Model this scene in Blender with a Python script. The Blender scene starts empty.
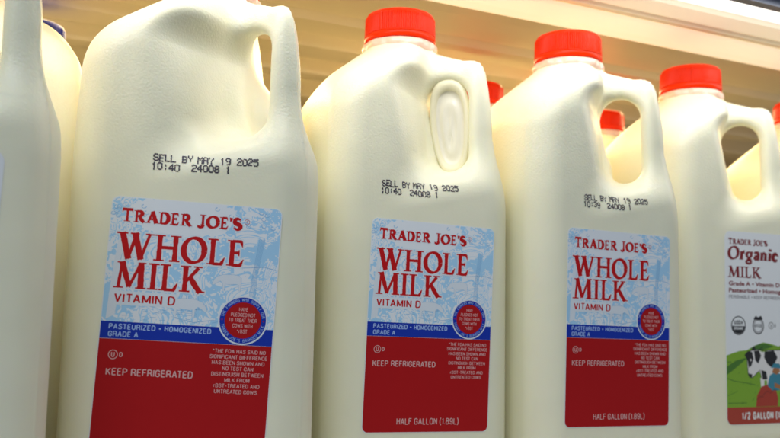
import bpy, math, random
import numpy as np
from mathutils import Matrix, Vector
random.seed(7)
rng = np.random.RandomState(5)
sc = bpy.context.scene
col = sc.collection
MM = 0.001

# ------------------------------------------------------------------ materials
def nmat(name):
    m = bpy.data.materials.new(name); m.use_nodes = True
    nt = m.node_tree; b = nt.nodes['Principled BSDF']
    return m, nt, b
def simple(name, c, rough=.45, spec=.5, coat=0, emit=None, es=0):
    m, nt, b = nmat(name)
    b.inputs['Base Color'].default_value = (*c, 1)
    b.inputs['Roughness'].default_value = rough
    b.inputs['Specular IOR Level'].default_value = spec
    b.inputs['Coat Weight'].default_value = coat
    if emit:
        b.inputs['Emission Color'].default_value = (*emit, 1); b.inputs['Emission Strength'].default_value = es
    return m
def N(nt, t, **kw):
    n = nt.nodes.new(t)
    for k, v in kw.items():
        if k in n.inputs: n.inputs[k].default_value = v
        else: setattr(n, k, v)
    return n
def math_(nt, op, a, b=None):
    n = nt.nodes.new('ShaderNodeMath'); n.operation = op
    for i, s in enumerate((a, b)):
        if s is None: continue
        if isinstance(s, (int, float)): n.inputs[i].default_value = s
        else: nt.links.new(s, n.inputs[i])
    return n.outputs[0]

def milk_material(name, c, grain=1.0):
    m, nt, b = nmat(name)
    L = nt.links
    tc = N(nt, 'ShaderNodeTexCoord')
    # orange-peel grain of the blow-moulded plastic, strongest above the label
    n1 = N(nt, 'ShaderNodeTexNoise', Scale=1000.0, Detail=1.0, Roughness=.4)
    L.new(tc.outputs['Object'], n1.inputs['Vector'])
    n2 = N(nt, 'ShaderNodeTexNoise', Scale=26.0, Detail=2.0)
    L.new(tc.outputs['Object'], n2.inputs['Vector'])
    n3 = N(nt, 'ShaderNodeTexVoronoi', Scale=900.0); n3.feature = 'SMOOTH_F1'
    L.new(tc.outputs['Object'], n3.inputs['Vector'])
    sep = N(nt, 'ShaderNodeSeparateXYZ'); L.new(tc.outputs['Object'], sep.inputs[0])
    mr = N(nt, 'ShaderNodeMapRange'); L.new(sep.outputs['Z'], mr.inputs[0])
    mr.inputs[1].default_value = .118; mr.inputs[2].default_value = .16
    mr.inputs[3].default_value = .12; mr.inputs[4].default_value = 1.0
    h = math_(nt, 'ADD', n1.outputs['Fac'], math_(nt, 'MULTIPLY', n3.outputs['Distance'], .55))
    h = math_(nt, 'MULTIPLY', h, mr.outputs[0])
    bp = N(nt, 'ShaderNodeBump', Strength=.5 * grain, Distance=.00024)
    L.new(h, bp.inputs['Height'])
    bp2 = N(nt, 'ShaderNodeBump', Strength=.22, Distance=.004)
    L.new(n2.outputs['Fac'], bp2.inputs['Height']); L.new(bp.outputs[0], bp2.inputs['Normal'])
    L.new(bp2.outputs[0], b.inputs['Normal'])
    # faint cloudy variation of the plastic's own tone
    n4 = N(nt, 'ShaderNodeTexNoise', Scale=9.0, Detail=3.0)
    L.new(tc.outputs['Object'], n4.inputs['Vector'])
    mx = N(nt, 'ShaderNodeMix'); mx.data_type = 'RGBA'
    L.new(n4.outputs['Fac'], mx.inputs['Factor'])
    mx.inputs['A'].default_value = (c[0]*.97, c[1]*.97, c[2]*.94, 1)
    mx.inputs['B'].default_value = (min(c[0]*1.02, .95), min(c[1]*1.02, .95), min(c[2]*1.04, .95), 1)
    L.new(mx.outputs['Result'], b.inputs['Base Color'])
    b.inputs['Roughness'].default_value = .36
    b.inputs['Specular IOR Level'].default_value = .45
    b.inputs['IOR'].default_value = 1.5
    b.inputs['Subsurface Weight'].default_value = .4
    b.inputs['Subsurface Radius'].default_value = (1.0, .8, .45)
    b.inputs['Subsurface Scale'].default_value = .0022
    return m
M = {}
M['milk'] = milk_material('milk_filled_plastic', (.93, .90, .71))
M['membrane'] = simple('cloudy_plastic', (.90, .85, .72), .3)
M['membrane_rim'] = simple('amber_plastic_rim', (.90, .84, .62), .45)
M['flange'] = simple('pinkish_plastic', (.90, .62, .52), .3, coat=.3)
M['label_white'] = simple('label_paper', (.85, .87, .90), .38, coat=.15)
M['label_red'] = simple('label_red', (.44, .004, .007), .5, spec=.25)
M['label_blue'] = simple('label_blue', (.006, .035, .42), .5, spec=.25)
M['ink_red'] = simple('ink_red', (.55, .005, .008), .5, spec=.25)
M['ink_maroon'] = simple('ink_maroon', (.23, .015, .02), .4)
M['ink_white'] = simple('ink_white', (.80, .78, .78), .4)
M['ink_pink'] = simple('ink_pink', (.72, .42, .42), .4)
M['ink_pale_blue'] = simple('ink_pale_blue', (.35, .50, .85), .4)
M['ink_black'] = simple('ink_black', (.02, .02, .025), .45)
M['ink_grey'] = simple('ink_grey', (.22, .20, .22), .45)
M['ink_stamp'] = simple('ink_stamp', (.035, .025, .05), .5)
M['ink_halo'] = simple('ink_halo', (.74, .80, .88), .4)
M['sky_print'] = simple('ink_light_blue', (.27, .52, .80), .4)
M['grass_print'] = simple('ink_green', (.22, .42, .035), .4)
M['grass_dark'] = simple('ink_dark_green', (.07, .20, .03), .4)
M['brick_print'] = simple('ink_brick', (.42, .05, .03), .4)
M['skin_print'] = simple('ink_brown', (.40, .17, .07), .4)
M['teal_print'] = simple('ink_teal', (.05, .25, .36), .4)

def cap_mat(name, c):
    m, nt, b = nmat(name)
    b.inputs['Base Color'].default_value = (*c, 1)
    b.inputs['Roughness'].default_value = .22
    b.inputs['Specular IOR Level'].default_value = .12
    n = N(nt, 'ShaderNodeTexNoise', Scale=160.0, Detail=2.0)
    tc = N(nt, 'ShaderNodeTexCoord'); nt.links.new(tc.outputs['Object'], n.inputs['Vector'])
    bp = N(nt, 'ShaderNodeBump', Strength=.12, Distance=.0006)
    nt.links.new(n.outputs['Fac'], bp.inputs['Height']); nt.links.new(bp.outputs[0], b.inputs['Normal'])
    return m
M['cap_red'] = cap_mat('red_cap_plastic', (.84, .030, .0015))
M['cap_blue'] = cap_mat('blue_cap_plastic', (.006, .014, .22))

def pasture_mat():
    """light blue engraving of a pasture on white: contour-like hatching and solid tufts"""
    m, nt, b = nmat('engraved_pasture_print')
    L = nt.links
    tc = N(nt, 'ShaderNodeTexCoord')
    big = N(nt, 'ShaderNodeTexNoise', Scale=48.0, Detail=3.0, Roughness=.55, Distortion=1.2)
    L.new(tc.outputs['Object'], big.inputs['Vector'])
    lines = math_(nt, 'FRACT', math_(nt, 'MULTIPLY', big.outputs['Fac'], 17.0))
    line_m = math_(nt, 'LESS_THAN', lines, .30)
    fine = N(nt, 'ShaderNodeTexNoise', Scale=420.0, Detail=2.0, Distortion=.6)
    L.new(tc.outputs['Object'], fine.inputs['Vector'])
    fine_m = math_(nt, 'GREATER_THAN', fine.outputs['Fac'], .53)
    patch = N(nt, 'ShaderNodeTexNoise', Scale=78.0, Detail=4.0, Roughness=.65)
    L.new(tc.outputs['Object'], patch.inputs['Vector'])
    patch_m = math_(nt, 'GREATER_THAN', patch.outputs['Fac'], .55)
    mid = math_(nt, 'GREATER_THAN', patch.outputs['Fac'], .48)
    a = math_(nt, 'MAXIMUM', patch_m, math_(nt, 'MULTIPLY', mid, fine_m))
    a = math_(nt, 'MAXIMUM', a, line_m)
    # white mist behind the heading (upper middle of the print)
    sep = N(nt, 'ShaderNodeSeparateXYZ'); L.new(tc.outputs['Object'], sep.inputs[0])
    dx = math_(nt, 'MULTIPLY', math_(nt, 'ADD', sep.outputs['X'], .006), 38.0)
    dz = math_(nt, 'MULTIPLY', math_(nt, 'SUBTRACT', sep.outputs['Z'], .0475), 95.0)
    rr = math_(nt, 'ADD', math_(nt, 'POWER', math_(nt, 'ABSOLUTE', dx), 2.0), math_(nt, 'POWER', math_(nt, 'ABSOLUTE', dz), 2.0))
    edge = math_(nt, 'ADD', rr, math_(nt, 'MULTIPLY', patch.outputs['Fac'], 1.2))
    keep = math_(nt, 'GREATER_THAN', edge, 1.35)
    a = math_(nt, 'MULTIPLY', a, keep)
    mx = N(nt, 'ShaderNodeMix'); mx.data_type = 'RGBA'
    L.new(a, mx.inputs['Factor'])
    mx.inputs['A'].default_value = (.82, .86, .92, 1)
    mx.inputs['B'].default_value = (.40, .68, .94, 1)
    L.new(mx.outputs['Result'], b.inputs['Base Color'])
    b.inputs['Roughness'].default_value = .36
    b.inputs['Coat Weight'].default_value = .15
    return m
M['pasture'] = pasture_mat()

# ------------------------------------------------------------------ objects
def tag(o, label=None, cat=None, group=None, kind=None):
    if label: o['label'] = label
    if cat: o['category'] = cat
    if group: o['group'] = group
    if kind: o['kind'] = kind
    return o
def link(name, me, parent=None):
    o = bpy.data.objects.new(name, me); col.objects.link(o)
    if parent: o.parent = parent
    return o
def mesh_mm(name, V, F, mats, idx=None, smooth=False):
    me = bpy.data.meshes.new(name)
    me.from_pydata([tuple(c * MM for c in v) for v in V], [], F)
    for m in (mats if isinstance(mats, (list, tuple)) else [mats]): me.materials.append(m)
    if idx is not None: me.polygons.foreach_set('material_index', idx)
    if smooth: me.polygons.foreach_set('use_smooth', [True] * len(me.polygons))
    me.update()
    return me

# ------------------------------------------------------------------ the jug as a distance field (mm)
R2 = math.sqrt(2)
def smax(a, b, k):
    h = np.clip(.5 + .5 * (a - b) / k, 0, 1)
    return b + (a - b) * h + k * h * (1 - h)
def smin(a, b, k): return -smax(-a, -b, k)
def sst(a, b, x):
    t = np.clip((x - a) / (b - a), 0, 1); return t * t * (3 - 2 * t)
NX = 4.0       # the neck sits a little towards the handle
HALF = 54.5
HT = (34.8, 193.5, 12.6); HB = (38.4, 162.0, 9.4)   # handle opening: upper and lower end (u, z, radius)
def sdf(x, y, z):
    w = HALF - 2.2 * sst(135, 212, z) - 1.5 * (1 - sst(-12, 0, z))
    r = 17.0
    qx = np.abs(x) - w + r; qy = np.abs(y) - w + r
    d = np.hypot(np.maximum(qx, 0), np.maximum(qy, 0)) + np.minimum(np.maximum(qx, qy), 0) - r
    rad = np.hypot(x - NX, y)
    cu = (x - y) / R2 / np.maximum(rad, 1)
    ks = .82 - .18 * sst(-.8, 0, cu) - .32 * sst(-.1, .85, cu)
    top = (z - 227 + ks * (rad - 20)) * .9
    d = smax(d, top, 15)
    d = smax(d, -z - 12, 6)
    u = (x - y) / R2; v = (x + y) / R2; av = np.abs(v)
    ul = 70 - 9.5 * sst(128, 176, z) - 3.5 * sst(176, 215, z)
    d = smax(d, u - ul, 9)
    dw = (u - 25) * .99 - (av - 6) * np.where(v < 0, .11 + .10 * sst(175, 215, z), .11 - .80 * sst(168, 200, z))
    dh = av - 5.4 - 4.8 * sst(42, 56, u)
    zf = 153 - (av - 9) * .30
    c = smax(smax(-dw, -dh, 9), zf - z, 16)
    d = smax(d, -c, 14)
    tt = np.clip(((u - HB[0]) * (HT[0]-HB[0]) + (z - HB[1]) * (HT[1]-HB[1])) / ((HT[0]-HB[0])**2 + (HT[1]-HB[1])**2), 0, 1)
    hole = np.hypot(u - HB[0] - tt*(HT[0]-HB[0]), z - HB[1] - tt*(HT[1]-HB[1])) - (HB[2] + tt*(HT[2]-HB[2]))
    d = smax(d, -hole, 5.5)
    neck = np.maximum(np.maximum(rad - 19.2, z - 238), 216 - z)
    d = smin(d, neck, 5)
    # faint parting line running over the handle corner
    return d - .35 * np.exp(-(v / .55) ** 2) * sst(40, 55, u)

def build_jug_meshes(h=1.15):
    ax = np.arange(-58, 58.1, h, dtype=np.float32)
    az = np.arange(-15, 242, h, dtype=np.float32)
    X, Y, Z = np.meshgrid(ax, ax, az, indexing='ij')
    S = sdf(X, Y, Z).astype(np.float32)
    n0, n1, n2 = S.shape
    ins = S < 0
    # cells with a sign change
    cnt = np.zeros((n0-1, n1-1, n2-1), np.int8)
    for i in (0, 1):
        for j in (0, 1):
            for k in (0, 1):
                cnt += ins[i:n0-1+i, j:n1-1+j, k:n2-1+k]
    act = (cnt > 0) & (cnt < 8)
    idx = -np.ones(act.shape, np.int64)
    cells = np.argwhere(act); idx[act] = np.arange(len(cells))
    V = np.stack([ax[cells[:, 0]], ax[cells[:, 1]], az[cells[:, 2]]], 1).astype(np.float64) + h / 2
    def grad(P):
        e = .05
        g = np.stack([sdf(P[:, 0]+e, P[:, 1], P[:, 2]) - sdf(P[:, 0]-e, P[:, 1], P[:, 2]),
                      sdf(P[:, 0], P[:, 1]+e, P[:, 2]) - sdf(P[:, 0], P[:, 1]-e, P[:, 2]),
                      sdf(P[:, 0], P[:, 1], P[:, 2]+e) - sdf(P[:, 0], P[:, 1], P[:, 2]-e)], 1) / (2*e)
        return g
    for _ in range(6):
        g = grad(V); s = sdf(V[:, 0], V[:, 1], V[:, 2])
        st = (s / np.maximum((g*g).sum(1), .3))[:, None] * g
        V -= np.clip(st, -.6, .6)
    g = grad(V); nrm = g / np.maximum(np.linalg.norm(g, axis=1), 1e-6)[:, None]
    F = []
    for a in range(3):
        sl0 = [slice(None)]*3; sl1 = [slice(None)]*3
        sl0[a] = slice(0, -1); sl1[a] = slice(1, None)
        s0 = ins[tuple(sl0)]; s1 = ins[tuple(sl1)]
        E = np.argwhere(s0 != s1)
        b, c = (a+1) % 3, (a+2) % 3
        E = E[(E[:, b] > 0) & (E[:, c] > 0) & (E[:, b] < S.shape[b]-1) & (E[:, c] < S.shape[c]-1)]
        flip = s0[tuple(E.T)]
        def cell(db, dc):
            q = E.copy(); q[:, b] += db; q[:, c] += dc
            return idx[tuple(q.T)]
        quad = np.stack([cell(-1, -1), cell(0, -1), cell(0, 0), cell(-1, 0)], 1)
        quad[~flip] = quad[~flip][:, ::-1]
        F.append(quad)
    F = np.concatenate(F); F = F[(F >= 0).all(1)]
    C = V[F].mean(1)
    u = (C[:, 0] - C[:, 1]) / R2
    is_h = (u > 36) & (C[:, 2] > 150)
    out = []
    for nm, mask in (('body', ~is_h), ('handle', is_h)):
        f = F[mask]; used, inv = np.unique(f, return_inverse=True)
        f = inv.reshape(f.shape)
        me = mesh_mm(nm, V[used], f.tolist(), M['milk'], smooth=True)
        me.normals_split_custom_set_from_vertices([tuple(q) for q in nrm[used]])
        out.append(me)
    return out
ME_BODY, ME_HANDLE = build_jug_meshes()

def surf_y(x, z):
    """front skin of the jug at (x, z)"""
    y = -60.0
    for _ in range(60):
        d = float(sdf(np.float64(x), np.float64(y), np.float64(z)))
        y += d * .8
        if d < .005: break
    return y

# ------------------------------------------------------------------ cap, neck flange
def lathe(profile, seg, fr=None):
    V, F = [], []
    for (r, z, k) in profile:
        for i in range(seg):
            a = 2 * math.pi * i / seg
            rr = r + (fr(a, z, k) if fr else 0)
            V.append((rr * math.cos(a), rr * math.sin(a), z))
    n = len(profile)
    for j in range(n - 1):
        for i in range(seg):
            i2 = (i + 1) % seg
            F.append((j*seg+i, j*seg+i2, (j+1)*seg+i2, (j+1)*seg+i))
    return V, F, n
def build_cap():
    seg = 824; teeth = 103
    lo, hi = math.radians(-32), math.radians(32)
    A0 = math.radians(-90)
    def fr(a, z, k):
        d = (a - A0 + math.pi) % (2*math.pi) - math.pi
        e = 0
        if k == 1: e += .5 * (1 if (a * teeth / (2*math.pi)) % 1 < .5 else -1)
        return e
    prof = [(17.6, 231.6, 0), (21.0, 231.6, 0), (21.35, 232.0, 0), (21.3, 234.8, 0), (21.05, 235.3, 0), (20.7, 235.6, 0), (20.75, 235.8, 1)]
    for i in range(6): prof.append((20.75 - .06 * i, 236 + i * 2.05, 1))
    prof += [(20.3, 246.9, 0), (20.2, 247.6, 0), (19.7, 248.5, 0), (18.6, 249.0, 0), (17.6, 249.1, 0), (17.0, 248.8, 0), (8, 248.7, 0), (.01, 248.7, 0)]
    V, F, n = lathe(prof, seg, fr)
    # raised U-shaped frame moulded on the side that faces the shopper
    for c in (-1, 1):
        pts = [(c * .56, 246.6 - .35 * i) for i in range(32)]
        sweep(V, F, pts, A0)
    pts = [(-.56 + 1.12 * i / 30, 235.3 + .5 * (abs(i - 15) / 15) ** 4) for i in range(31)]
    sweep(V, F, pts, A0)
    return V, F
def sweep(V, F, pts, A0, w=.5, R=20.9):
    b = len(V)
    for k, (t, z) in enumerate(pts):
        k2 = min(k + 1, len(pts) - 1); k1 = max(k - 1, 0)
        tx = (pts[k2][0] - pts[k1][0]) * R; tz = pts[k2][1] - pts[k1][1]
        l = math.hypot(tx, tz); nx, nz = -tz / l, tx / l
        for (o, hgt) in ((-1, -.4), (-.5, .8), (.5, .8), (1, -.4)):
            a = A0 + t + o * w * nx / R; zz = z + o * w * nz; r = R + hgt
            V.append((r * math.cos(a), r * math.sin(a), zz))
    for k in range(len(pts) - 1):
        for j in range(3):
            F.append((b + 4*k + j, b + 4*k + j + 1, b + 4*k + j + 5, b + 4*k + j + 4))
V, F = build_cap()
ME_CAP = mesh_mm('cap', V, F, M['cap_red'], smooth=True)
ME_CAP_B = ME_CAP.copy(); ME_CAP_B.materials[0] = M['cap_blue']
def build_flange():
    def fr(a, z, k): return k * (.55 * math.cos(a * 9) + .25 * math.cos(a * 23 + 1))
    prof = [(18.9, 224.6, 0), (20.8, 225.2, 0), (21.7, 226.2, .3), (22.1, 227.6, .8), (22.0, 229.2, 1), (21.4, 230.4, .8), (20.6, 231.2, .2), (18.8, 231.7, 0)]
    return lathe(prof, 288, fr)[:2]
V, F = build_flange()
ME_FLANGE = mesh_mm('neck_ring', V, F, M['flange'], smooth=True)

# ------------------------------------------------------------------ lettering
def arc(cx, cy, rx, ry, a0, a1, n=14):
    return [(cx + rx * math.cos(math.radians(a0 + (a1-a0)*i/n)), cy + ry * math.sin(math.radians(a0 + (a1-a0)*i/n))) for i in range(n+1)]
def wd(n, a, b, p=1):   # widths swelling from a at the ends to b in the middle
    return [a + (b - a) * math.sin(math.pi * i / (n-1)) ** p for i in range(n)]
T, t_ = .19, .075       # thick, thin
def srf(x, y, w=.34, h=.06, up=1):
    return [([(x - w/2, y), (x + w/2, y)], [h, h])]
def stem(x, w=T, y0=0, y1=1, s0=True, s1=True, sw=.36):
    g = [([(x, y0), (x, (y0+y1)/2), (x, y1)], [w*1.05, w*.92, w*1.05])]
    if s0: g += srf(x, y0 + .03, sw)
    if s1: g += srf(x, y1 - .03, sw)
    return g
def ringg(cx, cy, rx, ry, thick, thin, tilt=0):
    p, w = [], []
    for i in range(37):
        a = 2*math.pi*i/36
        p.append((cx + rx*math.cos(a), cy + ry*math.sin(a)))
        w.append(thin + (thick-thin)*abs(math.cos(a - tilt))**1.3)
    return [(p, w)]
def glyphs(Tk=.19, tn=.075, SW=.36):
    global T, t_
    T, t_ = Tk, tn
    G = {}
    G['W'] = ([([(.13, 1), (.42, 0)], [T, T]), ([(.40, .0), (.66, .96)], [t_, t_*1.3]), ([(.60, 1), (.89, 0)], [T, T]), ([(.87, 0), (1.17, 1)], [t_, t_])]
              + srf(.13, .97, SW+.02) + srf(.60, .97, SW-.06) + srf(1.17, .97, SW-.06), 1.36)
    G['H'] = (stem(.2, sw=SW) + stem(.80, sw=SW) + [([(.2, .52), (.8, .52)], [t_*1.1]*2)], 1.02)
    G['O'] = (ringg(.5, .5, .42-.02, .47, T*1.0, t_*.9, .25), 1.02)
    G['L'] = (stem(.2, sw=SW) + [([(.2, .04), (.60, .035)], [t_, t_]), ([(.56, .05), (.68, .30)], [.16, .03])], .76)
    G['E'] = (stem(.2, sw=SW) + [([(.2, .04), (.58, .035)], [t_, t_]), ([(.54, .05), (.66, .28)], [.15, .03]),
              ([(.2, .96), (.56, .965)], [t_, t_]), ([(.53, .96), (.60, .74)], [.14, .03]), ([(.2, .52), (.48, .52)], [t_, t_]), ([(.47, .64), (.47, .40)], [.05, .05])], .76)
    G['M'] = ([([(.16, .02), (.23, .97)], [t_, t_])] + [([(.23, 1), (.56, .06)], [T*.95, T*.8]), ([(.55, .05), (.92, .96)], [t_, t_*1.1]), ([(.94, 1), (.98, 0)], [T, T])]
              + srf(.16, .03, SW-.04) + srf(.98, .03, SW) + srf(.18, .97, .24) + srf(1.0, .97, .26), 1.22)
    G['I'] = (stem(.2, sw=SW), .43)
    G['K'] = (stem(.2, sw=SW) + [([(.24, .40), (.68, .94)], [t_, t_*1.3]), ([(.38, .58), (.56, .30), (.80, .0)], [T*.8, T*.95, T*.8])] + srf(.66, .97, SW-.08) + srf(.80, .03, SW-.06), .98)
    G['T'] = (stem(.42, s1=False, sw=SW) + [([(.06, .95), (.78, .95)], [t_*1.3]*2), ([(.10, .98), (.06, .70)], [.12, .04]), ([(.74, .98), (.78, .70)], [.12, .04])], .86)
    bowl = arc(.36, .74, .24, .21, 90, -90, 12)
    G['R'] = (stem(.2, sw=SW) + [([(.2, .95)] + bowl + [(.2, .53)], [t_] + wd(13, t_, T) + [t_]), ([(.38, .52), (.58, .22), (.78, .0)], [T*.7, T*.9, T*.7])] + srf(.80, .03, .22), .92)
    G['A'] = ([([(.14, .02), (.46, .98)], [t_, t_*1.2]), ([(.43, 1.02), (.78, 0)], [T*.9, T*1.05]), ([(.25, .34), (.66, .34)], [t_]*2)] + srf(.14, .03, SW-.06) + srf(.78, .03, SW-.04), .92)
    G['D'] = (stem(.2, sw=SW) + [([(.2, .955), (.4, .955)] + arc(.40, .5, .34, .455, 90, -90, 14)[1:-1] + [(.4, .045), (.2, .045)], [t_, t_] + wd(13, t_*1.2, T*1.05) + [t_, t_])], .88)
    G['J'] = (stem(.36, y0=.14, s0=False, sw=SW) + [([(.36, .2), (.33, .03), (.18, -.05), (.08, .02), (.10, .12)], [T, T*.8, t_, t_*1.4, T*.8])], .60)
    G["'"] = ([([(.12, 1.0), (.06, .66)], [T*.95, t_*.5])], .24)
    sp = arc(.36, .73, .23, .23, 40, 230, 12) + arc(.36, .27, .25, .24, 60, -150, 12)[1:]
    G['S'] = ([(sp, [t_*1.2] + wd(len(sp)-2, t_*1.1, T*1.15, 1.4) + [t_*1.2]), ([(.56, .98), (.55, .70)], [.09, .04]), ([(.10, .30), (.10, .02)], [.04, .09])], .72)
    G[' '] = ([], .38)
    # lower case for the slanted title
    G['O2'] = G['O']
    G['r'] = ([([(.2, 0), (.2, .62)], [T, T])] + srf(.2, .03, .34) + srf(.15, .62, .2) + [([(.24, .42), (.34, .58), (.46, .60)], [t_, T*.8, T*1.1])], .54)
    G['g'] = (ringg(.32, .40, .20, .20, T*.9, t_) + [([(.32, .20), (.20, .10), (.40, .04), (.56, -.06)], [t_, T*.6, T*.7, T*.8])] + ringg(.34, -.16, .23, .13, t_*1.5, t_*1.5) + [([(.48, .54), (.62, .62)], [t_, T*.7])], .68)
    G['a'] = ([(arc(.28, .42, .18, .20, 150, 0, 8) + [(.46, .1), (.56, .04)], [T*.8] + [t_*1.6]*4 + [T]*6), ([(.46, .36), (.22, .28), (.16, .14), (.28, .03), (.44, .12)], [t_, T*.8, T, T*.7, t_])], .62)
    G['n'] = ([([(.18, 0), (.18, .62)], [T, T])] + srf(.18, .03, .30) + srf(.12, .61, .2) + [([(.2, .44), (.34, .60), (.50, .52), (.52, 0)], [t_, T*.8, T, T])] + srf(.53, .03, .30), .72)
    G['i'] = ([([(.18, 0), (.18, .62)], [T, T])] + srf(.18, .03, .32) + srf(.12, .61, .2) + [([(.18, .76), (.18, .94)], [T*1.1, T*1.1])], .38)
    G['c'] = ([(arc(.33, .31, .23, .27, 40, 320, 16), wd(17, t_*1.2, T*1.2)), ([(.48, .40), (.50, .50)], [T*.9, T*.9])], .58)
    return G
GS = glyphs(.235, .115, .40)
GB = glyphs(.28, .11, .42)
GH = glyphs(.34, .17, .44)

class Ink:
    """flat printed shapes, mm, x right / z up from the top-left corner of a label"""
    def __init__(s): s.V = []; s.F = []; s.I = []; s.layer = 0.0
    def quad(s, pts, m, lay=0):
        b = len(s.V); s.V += [(p[0], -(s.layer + lay), p[1]) for p in pts]; s.F.append(tuple(range(b, b + len(pts)))); s.I.append(m)
    def stroke(s, pts, ws, m=0, lay=0, grow=0, rough=0):
        P = [Vector(p) for p in pts]
        if len(P) < 2: return
        if rough:   # refine and roughen
            Q, W_ = [], []
            for i in range(len(P) - 1):
                n = max(1, int((P[i+1] - P[i]).length / .9))
                for k in range(n):
                    f = k / n; Q.append(P[i].lerp(P[i+1], f)); W_.append(ws[i] * (1-f) + ws[i+1] * f)
            Q.append(P[-1]); W_.append(ws[-1])
            P, ws = Q, [w + random.uniform(-rough, rough) for w in W_]
        if grow:
            P[0] = P[0] - (P[1] - P[0]).normalized() * grow
            P[-1] = P[-1] + (P[-1] - P[-2]).normalized() * grow
        L, R = [], []
        for i, p in enumerate(P):
            a = P[max(i-1, 0)]; c = P[min(i+1, len(P)-1)]
            d = (c - a); d = d.normalized() if d.length > 1e-6 else Vector((1, 0))
            n = Vector((-d.y, d.x)) * (ws[i] / 2 + grow)
            j = random.uniform(-rough, rough) * .5 if rough else 0
            L.append(p + n * (1 + j)); R.append(p - n)
        for i in range(len(P) - 1):
            s.quad([L[i], R[i], R[i+1], L[i+1]], m, lay + (i % 2) * .0004)
    def serif(s, txt, x, z, cap, width=None, G=GS, m=0, shear=0, rough=0, track=0, halo=None, big_first=1.0):
        """x, z: left end of baseline"""
        seq = []; adv = 0
        for k, ch in enumerate(txt):
            sc_ = big_first if (k == 0 or txt[k-1] == ' ') else 1
            g = G[ch]; seq.append((g[0], adv, sc_)); adv += (g[1] + track) * sc_
        adv -= track
        sx = (width / adv) if width else cap
        n = 0
        for g, a, sc_ in seq:
            for pts, ws in g:
                n += 1
                PP = [(x + (a + p[0] * sc_) * sx + shear * p[1] * cap, z + p[1] * sc_ * cap) for p in pts]
                avg = (sx + cap) / 2 * sc_
                WW = []
                for i, w in enumerate(ws):
                    WW.append(w * avg)
                if halo is not None: s.stroke(PP, WW, halo, -.012 + (n % 9) * .001, grow=cap * .055)
                s.stroke(PP, WW, m, .004 + (n % 9) * .001, rough=rough)
    def disc(s, cx, cz, rx, rz, m, lay=0, n=40, r0=0):
        for i in range(n):
            a, b = 2*math.pi*i/n, 2*math.pi*(i+1)/n
            if r0: s.quad([(cx + rx*math.cos(a), cz + rz*math.sin(a)), (cx + rx*math.cos(b), cz + rz*math.sin(b)), (cx + rx*r0*math.cos(b), cz + rz*r0*math.sin(b)), (cx + rx*r0*math.cos(a), cz + rz*r0*math.sin(a))], m, lay)
        if not r0: s.quad([(cx + rx*math.cos(2*math.pi*i/n), cz + rz*math.sin(2*math.pi*i/n)) for i in range(n)], m, lay)
    def sans(s, txt, x, z, cap, width=None, m=0, lay=0, align='L', bold=0, rot=0, squeeze=.74):
        V, F, w = sans_mesh(txt, bold)
        k = cap / .727; sx = (width / w) if width else (k * squeeze if squeeze < 1.5 else squeeze)
        ww = w * sx; ox = {'L': 0, 'C': -ww/2, 'R': -ww}[align]
        b = len(s.V); cr, sr = math.cos(rot), math.sin(rot)
        for q, (vx, vy) in enumerate(V):
            px, pz = ox + vx * sx, vy * k
            s.V.append((x + px*cr - pz*sr, -(s.layer + lay + (q // 4 % 7) * .0008), z + px*sr + pz*cr))
        for f in F: s.F.append(tuple(b + i for i in f)); s.I.append(m)
        return ww
    def mesh(s, name, mats):
        me = mesh_mm(name, s.V, s.F, mats, s.I)
        # face everything towards the shopper (-y)
        import bmesh
        bm = bmesh.new(); bm.from_mesh(me); bm.normal_update()
        for f in bm.faces:
            if f.normal.y > 0: f.normal_flip()
        bm.to_mesh(me); bm.free()
        return me
_cache = {}
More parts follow.
